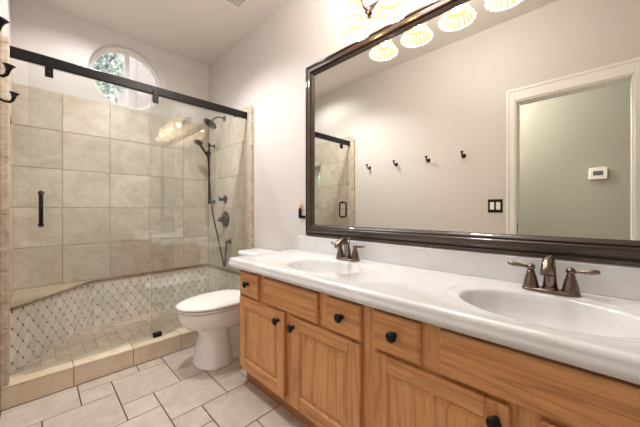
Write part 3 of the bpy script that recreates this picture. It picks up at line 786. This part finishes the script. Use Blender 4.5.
# ------------------------------------------------------------------ vanity
XF = 0.888; XD = 0.868; VY0, VY1 = -0.35, 1.572
CT = 0.763
def knob_mb(y, z):
    mb = MB(); mb.lathe((XD - .0002, y, z), (-1, 0, 0), [(0, .010), (.003, .010), (.005, .006), (.014, .006), (.017, .013), (.022, .0185), (.028, .0185), (.032, .014), (.034, .0)], 0, 20)
    return mb
def vanity():
    t = thing('vanity_cabinet', (1.13, (VY0 + VY1) / 2, 0), 'long honey oak vanity cabinet under the white double-sink countertop', 'vanity')
    mb = MB()
    mb.box(XF, 1.398, VY1 - .018, VY1, .085, CT - .057, 0); mb.box(XF, 1.398, VY0, VY0 + .018, .085, CT - .057, 0)
    mb.box(XF + .02, 1.398, VY0 + .018, VY1 - .018, .085, .103, 0); mb.box(1.39, 1.398, VY0 + .018, VY1 - .018, .103, CT - .057, 0)
    mb.build('carcass', M_OAKV, t)
    # face frame: stiles and rails seen between the doors
    mb = MB()
    st = [(VY1, 1.530), (1.132, 1.036), (.66, .565), (.178, .08), (-.30, VY0)]
    st = [(1.530, VY1), (1.036, 1.132), (.565, .66), (.080, .178), (VY0, -.305)]
    for a, b in st: mb.box(XF, XF + .02, a + .0003, b - .0003, .085, CT - .057, 0, .001)
    for a, b in ((1.283, 1.365), (.812, .89), (.332, .415), (-.145, -.06)): mb.box(XF + .0003, XF + .02, a, b, .575, CT - .058, 0, .001)
    mb.build('face_frame', M_OAKV, t)
    ys = [VY0] + [x for a, b in sorted(st) for x in (a, b)] + [VY1]
    pairs = [(-.305, .080), (.178, .565), (.66, 1.036), (1.132, 1.530)]
    for a, b in pairs:
        for z0, z1, e in ((.085, .128, .0005), (.53, .575, .0005), (.685, CT - .057, .0008)):
            mb = MB(); mb.box(XF + e, XF + .02, a, b, z0, z1, 0, .001); mb.build('rail', M_OAKH, t)
    mb = MB(); mb.box(.932, .949, VY0 + .02, VY1 - .001, 0.0, .085); mb.box(.949, 1.398, VY1 - .018, VY1 - .001, 0, .085); mb.box(.949, 1.398, VY0 + .02, VY0 + .037, 0, .085)
    mb.build('toe_kick', M_OAKD, t)
    def door(y0, y1, z0, z1, ky, kz):
        d = MB(); w = .057; xf, xb = XD, XF - .0008
        d.box(xf, xb, y0, y0 + w, z0, z1, 0, .003); d.box(xf, xb, y1 - w, y1, z0, z1, 0, .003)
        d.box(xf + .0004, xb, y0 + w, y1 - w, z0, z0 + w, 1, .003); d.box(xf + .0004, xb, y0 + w, y1 - w, z1 - w, z1, 1, .003)
        def R(i, x): return [(x, y0 + i, z0 + i), (x, y1 - i, z0 + i), (x, y1 - i, z1 - i), (x, y0 + i, z1 - i)]
        d.loft([R(w - .001, xf + .002), R(w + .006, xf + .010)], 2, False, False, False)
        o = d.build('door', [M_OAKV, M_OAKH, M_OAKV], t)
        d = MB(); d.loft([R(w + .0055, xf + .017), R(w + .0055, xf + .0105), R(w + .008, xf + .0105), R(w + .026, xf + .004), R(w + .028, xf + .003)], 0, False)
        d.build('raised_panel', M_OAKV, o)
        knob_mb(ky, kz).build('knob', M_BLACK, o)
    door(1.114, 1.548, .115, .541, 1.155, .497)
    door(.642, 1.054, .115, .541, 1.035, .497)
    door(.160, .582, .115, .541, .190, .497)
    door(-.325, .098, .115, .541, .062, .497)
    def front(name, y0, y1, knob=True):
        d = MB(); z0, z1 = .554, .693
        def R(i, x): return [(x, y0 + i, z0 + i), (x, y1 - i, z0 + i), (x, y1 - i, z1 - i), (x, y0 + i, z1 - i)]
        d.loft([R(0, XF - .0008), R(0, XD + .008), R(.002, XD + .004), R(.007, XD + .001), R(.010, XD)], 0, False)
        o = d.build(name, M_OAKH, t)
        if knob: knob_mb((y0 + y1) / 2, .628).build('knob', M_BLACK, o)
    front('drawer', 1.353, 1.548); front('false_front', .879, 1.294, False); front('drawer', .641, .822)
    front('drawer', .405, .584); front('false_front', -.072, .342, False); front('drawer', -.325, -.133)
vanity()

# ------------------------------------------------------------------ countertop with two integral basins
SX = 1.098; SY1, SY2 = 1.06, 0.117
CX0, CX1, CY0, CY1 = .867, 1.399, -.385, 1.632
def counter():
    mb = MB()
    def patch(y0, y1, sy):
        n = 96; per = []
        # rectangle perimeter by ray through scaled ellipse angle
        A, B = .194, .284           # outer rim half axes (X, Y)
        c = [math.cos(2 * PI * j / n) for j in range(n)]; s = [math.sin(2 * PI * j / n) for j in range(n)]
        for j in range(n):
            dx, dy = c[j] * A, s[j] * B
            k = min((CX1 - SX) / dx if dx > 1e-9 else 1e9, (CX0 - SX) / dx if dx < -1e-9 else 1e9, (y1 - sy) / dy if dy > 1e-9 else 1e9, (y0 - sy) / dy if dy < -1e-9 else 1e9)
            per.append([SX + dx * k, sy + dy * k])
        for q in ((CX0, y0), (CX0, y1), (CX1, y0), (CX1, y1)):
            j = min(range(n), key=lambda i: (per[i][0] - q[0]) ** 2 + (per[i][1] - q[1]) ** 2); per[j] = list(q)
        def E(a, b, z, ox=0): return [(SX + ox + c[j] * a, sy + s[j] * b, z) for j in range(n)]
        rings = [[(p[0], p[1], CT) for p in per], E(A + .006, B + .006, CT), E(A, B, CT - .001), E(A - .006, B - .006, CT - .0028), E(A - .012, B - .014, CT - .0034), E(A - .020, B - .042, CT - .0036),
                 E(A - .025, B - .050, CT - .0055), E(A - .029, B - .054, CT - .011), E(A - .034, B - .061, CT - .030), E(A - .044, B - .076, CT - .066), E(A - .060, B - .098, CT - .100), E(A - .088, B - .135, CT - .126), E(A - .13, B - .200, CT - .138), E(.022, .022, CT - .140), ]
        mb.loft(rings, 0, True, False, True)
    mid = .59
    patch(mid, CY1, SY1); patch(CY0, mid, SY2)
    # ogee edge on the front and both ends
    prof = [(0, 0), (.006, -.0004), (.012, -.003), (.017, -.009), (.019, -.016), (.020, -.021), (.0225, -.027), (.026, -.034), (.0265, -.042), (.024, -.049), (.018, -.054), (.006, -.056)]
    path = []
    for k in range(3): pass
    base = [(CX1, CY1, 0, 1)]
    for k in range(9):
        a = math.radians(90 + 90 * k / 8); base.append((CX0, CY1, math.cos(a), math.sin(a)))
    m = 12
    for k in range(1, m): base.append((CX0, CY1 + (CY0 - CY1) * k / m, -1, 0))
    for k in range(9):
        a = math.radians(180 + 90 * k / 8); base.append((CX0, CY0, math.cos(a), math.sin(a)))
    base.append((CX1, CY0, 0, -1))
    rings = [[(x + dx * o, y + dy * o, CT + z) for (x, y, dx, dy) in base] for o, z in prof]
    mb.loft(rings, 0, True, False, False, closed=False)
    # underside
    b = [(x + dx * .006, y + dy * .006, CT - .056) for (x, y, dx, dy) in base]
    mb.add([(CX0 + .02, CY0 - .0, CT - .0561), (CX0 + .02, CY1, CT - .0561)], [], 0)
    c = thing('countertop', (1.13, .61, CT - .056), 'glossy white cultured marble countertop with two oval sinks', 'countertop')
    o = mb.build('slab', M_MARBLE, c, recalc=False)
    me = o.data
    import bmesh
    bm = bmesh.new(); bm.from_mesh(me)
    bmesh.ops.delete(bm, geom=[v for v in bm.verts if not v.link_faces], context='VERTS')
    bmesh.ops.remove_doubles(bm, verts=bm.verts[:], dist=.00001)
    for f in bm.faces:
        pass
    bmesh.ops.recalc_face_normals(bm, faces=bm.faces[:])
    up = [f for f in bm.faces if abs(f.normal.z) > .9 and f.calc_center_median().z > (CT - .002) - world_loc(o).z]
    if up and sum(f.normal.z * f.calc_area() for f in up) < 0: bmesh.ops.reverse_faces(bm, faces=bm.faces[:])
    bm.to_mesh(me); bm.free()
    mb2 = MB(); mb2.box(1.381, 1.3995, CY0 - .02, 1.592, CT - .002, CT + .108, 0, .004); mb2.build('backsplash', M_MARBLE, c)
    for sy in (SY1, SY2):
        d = MB(); d.lathe((SX, sy, CT - .1395), (0, 0, 1), [(0, .021), (.002, .021), (.003, .017), (.0025, .012), (.006, .011), (.007, 0)]); d.build('drain', M_BRONZE, c)
counter()

# ------------------------------------------------------------------ faucets
def faucet(sy, label):
    fx = 1.312; z = CT
    t = thing('faucet', (fx, sy, z), label, 'faucet', None)
    mb = MB()
    def st(hx, hy, zz): return rrect(fx - hx, fx + hx, sy - hy, sy + hy, hx * .95, zz, 8)
    mb.loft([st(.027, .084, z + .0002), st(.027, .084, z + .006), st(.024, .081, z + .010), st(.019, .076, z + .013)], 0, True); mb.build('base_plate', M_BRONZE, t)
    mb = MB()
    pts = [(fx, sy, z + .010), (fx - .002, sy, z + .05), (fx - .010, sy, z + .088), (fx - .028, sy, z + .113), (fx - .052, sy, z + .120), (fx - .076, sy, z + .110), (fx - .092, sy, z + .092), (fx - .098, sy, z + .078)]
    mb.tube(pts, [.023, .0190, .0178, .0175, .0172, .0172, .0180, .0190], 0, 20)
    mb.lathe((fx, sy, z + .010), (0, 0, 1), [(0, .024), (.01, .022), (.016, .018)])
    mb.build('spout', M_BRONZE, t)
    mb = MB(); mb.tube([(fx + .016, sy, z + .05), (fx + .016, sy, z + .118)], .0028); mb.lathe((fx + .016, sy, z + .115), (0, 0, 1), [(0, .004), (.004, .007), (.010, .008), (.015, .005), (.017, 0)], 0, 14)
    mb.tube([(fx + .002, sy, z + .03), (fx + .016, sy, z + .052)], .003)
    mb.build('lift_rod', M_BRONZE, t)
    for s in (-1, 1):
        y = sy + s * .056
        mb = MB(); mb.lathe((fx, y, z + .010), (0, 0, 1), [(0, .0255), (.006, .0245), (.02, .022), (.038, .018), (.052, .0135), (.056, .0135), (.060, .0115), (.064, .008)])
        h = mb.build('handle', M_BRONZE, t)
        mb = MB(); mb.lathe((fx, y, z + .072), (0, 0, 1), [(0, .008), (.004, .012), (.010, .0142), (.018, .012), (.023, .006), (.025, 0)], 0, 18)
        d = Vector((-.06, s, .13)).normalized(); P = Vector((fx, y, z + .082))
        mb.tube([P + d * .008, P + d * .018, P + d * .031, P + d * .050, P + d * .066, P + d * .074], [.0065, .0052, .0068, .0085, .0078, .004], 0, 14)
        mb.build('lever', M_BRONZE, h)
faucet(SY1, 'brushed bronze two-handle faucet at the far sink, nearer the toilet')
faucet(SY2, 'brushed bronze two-handle faucet at the near sink')

# ------------------------------------------------------------------ mirror
MY0, MY1, MZ0, MZ1 = -0.28, 1.512, .878, 2.105
def mirror():
    t = thing('wall_mirror', (XR, (MY0 + MY1) / 2, MZ0), 'wide wall mirror in a dark brown ridged frame above the countertop', 'mirror')
    prof = [(0, .0008), (0, .014), (.003, .019), (.010, .021), (.014, .021), (.018, .013), (.023, .013), (.027, .023), (.036, .029), (.048, .031), (.060, .031), (.064, .028), (.067, .018), (.070, .018), (.073, .024), (.080, .020), (.086, .012), (.090, .010), (.090, .003)]
    prof = [(d * .91, h) for d, h in prof]
    rings = [[(XR - h, MY0 + d, MZ0 + d), (XR - h, MY1 - d, MZ0 + d), (XR - h, MY1 - d, MZ1 - d), (XR - h, MY0 + d, MZ1 - d)] for d, h in prof]
    mb = MB(); mb.loft(rings, 0, False, False, False); mb.build('frame', M_FRAME, t)
    mb = MB(); mb.box(XR - .007, XR - .001, MY0 + .077, MY1 - .077, MZ0 + .077, MZ1 - .077); mb.build('mirror_glass', M_MIRROR, t)
mirror()

# ------------------------------------------------------------------ vanity light
def vanity_light():
    t = thing('vanity_light', (XR, .625, 2.20), 'four-lamp vanity light bar with fluted glass shades above the mirror', 'light fixture')
    mb = MB(); mb.box(XR - .022, XR - .001, .625 - .345, .625 + .345, 2.205, 2.275, 0, .006); mb.box(XR - .03, XR - .022, .625 - .325, .625 + .325, 2.222, 2.258, 0, .004); mb.build('backplate', M_BRONZE, t)
    lx = 1.245
    for y in (.955, .735, .515, .295):
        mb = MB()
        mb.tube([(XR - .028, y, 2.24), (XR - .05, y, 2.232), (XR - .085, y, 2.245), (XR - .11, y, 2.28), (XR - .135, y, 2.295), (lx, y, 2.275), (lx, y, 2.235)], [.008, .007, .007, .007, .007, .008, .009], 0, 12)
        mb.lathe((XR - .03, y, 2.24), (-1, 0, 0), [(0, .022), (.006, .02), (.012, .01)])
        mb.build('arm', M_BRONZE, t)
        mb = MB(); mb.lathe((lx, y, 2.245), (0, 0, -1), [(0, .012), (.006, .02), (.02, .030), (.034, .034)]); mb.build('socket_cap', M_BRONZE, t)
        n = 72; mb = MB()
        pr = [(2.222, .032), (2.20, .036), (2.17, .041), (2.14, .047), (2.118, .052), (2.112, .055), (2.106, .056), (2.09, .064), (2.07, .076), (2.056, .084), (2.050, .0855)]
        rings = []
        for k, (z, r) in enumerate(pr):
            am = .025 + .055 * max(0, k - 5) / 5
            rings.append([(lx + r * (1 + am * math.cos(18 * 2 * PI * j / n)) * math.cos(2 * PI * j / n), y + r * (1 + am * math.cos(18 * 2 * PI * j / n)) * math.sin(2 * PI * j / n), z + (.002 * math.cos(18 * 2 * PI * j / n) if k > 8 else 0)) for j in range(n)])
        inner = []
        for k, r_ in enumerate(reversed(rings)):
            inner.append([(lx + (p[0] - lx) * .955, y + (p[1] - y) * .955, p[2] + (0.001 if k else .0004)) for p in r_])
        def mf(i, j):
            if i in (4, 5) or i in (15, 16): return 1
            if i >= 9 and i <= 11: return 2
            if j % 4 == 2: return 1
            return 0
        mb.loft(rings + inner, 0, True, False, False, mf=mf)
        mb.build('lamp_shade', [M_SHADE, M_SHADE_A, M_SHADE_R], t)
        mb = MB(); mb.lathe((lx, y, 2.21), (0, 0, -1), [(0, .012), (.02, .014), (.04, .022), (.06, .027), (.08, .024), (.094, .012), (.098, 0)], 0, 20); mb.build('bulb', M_BULB, t)
        point_light('vanity_bulb_light', (lx, y, 2.13), .024, BULB_W, (1.0, .95, .90))
vanity_light()

# ------------------------------------------------------------------ wall fittings
def hook(y, label):
    z = 1.602; x = XL + .0005
    t = thing('robe_hook', (x, y, z - .01), label, 'hook', 'robe hooks on the left wall')
    mb = MB(); mb.lathe((x, y, z - .012), (1, 0, 0), [(0, .021), (.004, .021), (.008, .016), (.014, .009)], 0, 22); mb.build('base', M_BLACK, t)
    mb = MB()
    mb.tube([(x + .010, y, z - .012), (x + .028, y, z - .020), (x + .044, y, z - .020), (x + .054, y, z - .010), (x + .058, y, z + .008), (x + .059, y, z + .020), (x + .060, y, z + .028)], [.006, .0055, .006, .0065, .0075, .012, .019], 0, 14)
    mb.build('hook_arm', M_BLACK, t)
for y, l in ((2.01, 'black robe hook on left wall, closest to the shower jamb'), (1.64, 'black robe hook on left wall, second from the shower'), (1.262, 'black robe hook on left wall, third from the shower'), (.912, 'black robe hook on left wall, nearest the light switch')):
    hook(y, l)
def switch():
    y, z = .646, 1.10; x = XL + .0005
    t = thing('light_switch', (x, y, z), 'dark double switch plate with two white rockers beside the doorway', 'switch')
    mb = MB(); mb.box(x, x + .006, y - .058, y + .058, z - .06, z + .06, 0, .002); mb.build('plate', M_BLACK, t)
    for s in (-1, 1):
        mb = MB(); mb.box(x + .0061, x + .010, y + s * .024 - .0165, y + s * .024 + .0165, z - .034, z + .034, 0, .0015); mb.build('rocker', M_WHITE, t)
switch()
def thermostat():
    y, z = -.02, 1.412; x = XH + .0005
    t = thing('thermostat', (x, y, z - .055), 'white wall thermostat with grey screen on the hallway wall', 'thermostat')
    mb = MB(); mb.loft([[(x + h, p[0], p[1]) for p in [(a[0], a[1]) for a in rrect(y - w, y + w, z - w2, z + w2, .014, 0)]] for h, w, w2 in ((0, .064, .056), (.016, .064, .056), (.021, .059, .051))], 0, False); mb.build('body', M_WHITE, t)
    mb = MB(); mb.box(x + .0212, x + .0225, y - .035, y + .035, z - .018, z + .024, 0, .0004); s = mb.build('screen', M_SCREEN, t)
thermostat()
def razor():
    y, z = 1.575, 1.00; x = XR - .0005
    t = thing('wall_holder', (x, y, z), 'small black L-shaped wall holder left of the mirror', 'holder')
    mb = MB(); mb.box(x - .010, x, y - .045, y + .006, z, z + .020, 0, .002); mb.box(x - .022, x - .010, y - .012, y + .012, z, z + .075, 0, .002); mb.build('bracket', M_BLACK, t)
    mb = MB(); mb.lathe((x - .016, y, z + .0752), (0, 0, 1), [(0, .008), (.01, .010), (.03, .011), (.045, .006), (.055, .0)], 0, 14)
    o = mb.build('toiletry', mat('peach_plastic', (236, 186, 150), .4)); tag(o, 'small peach-coloured item standing in the black wall holder', 'toiletry')
razor()
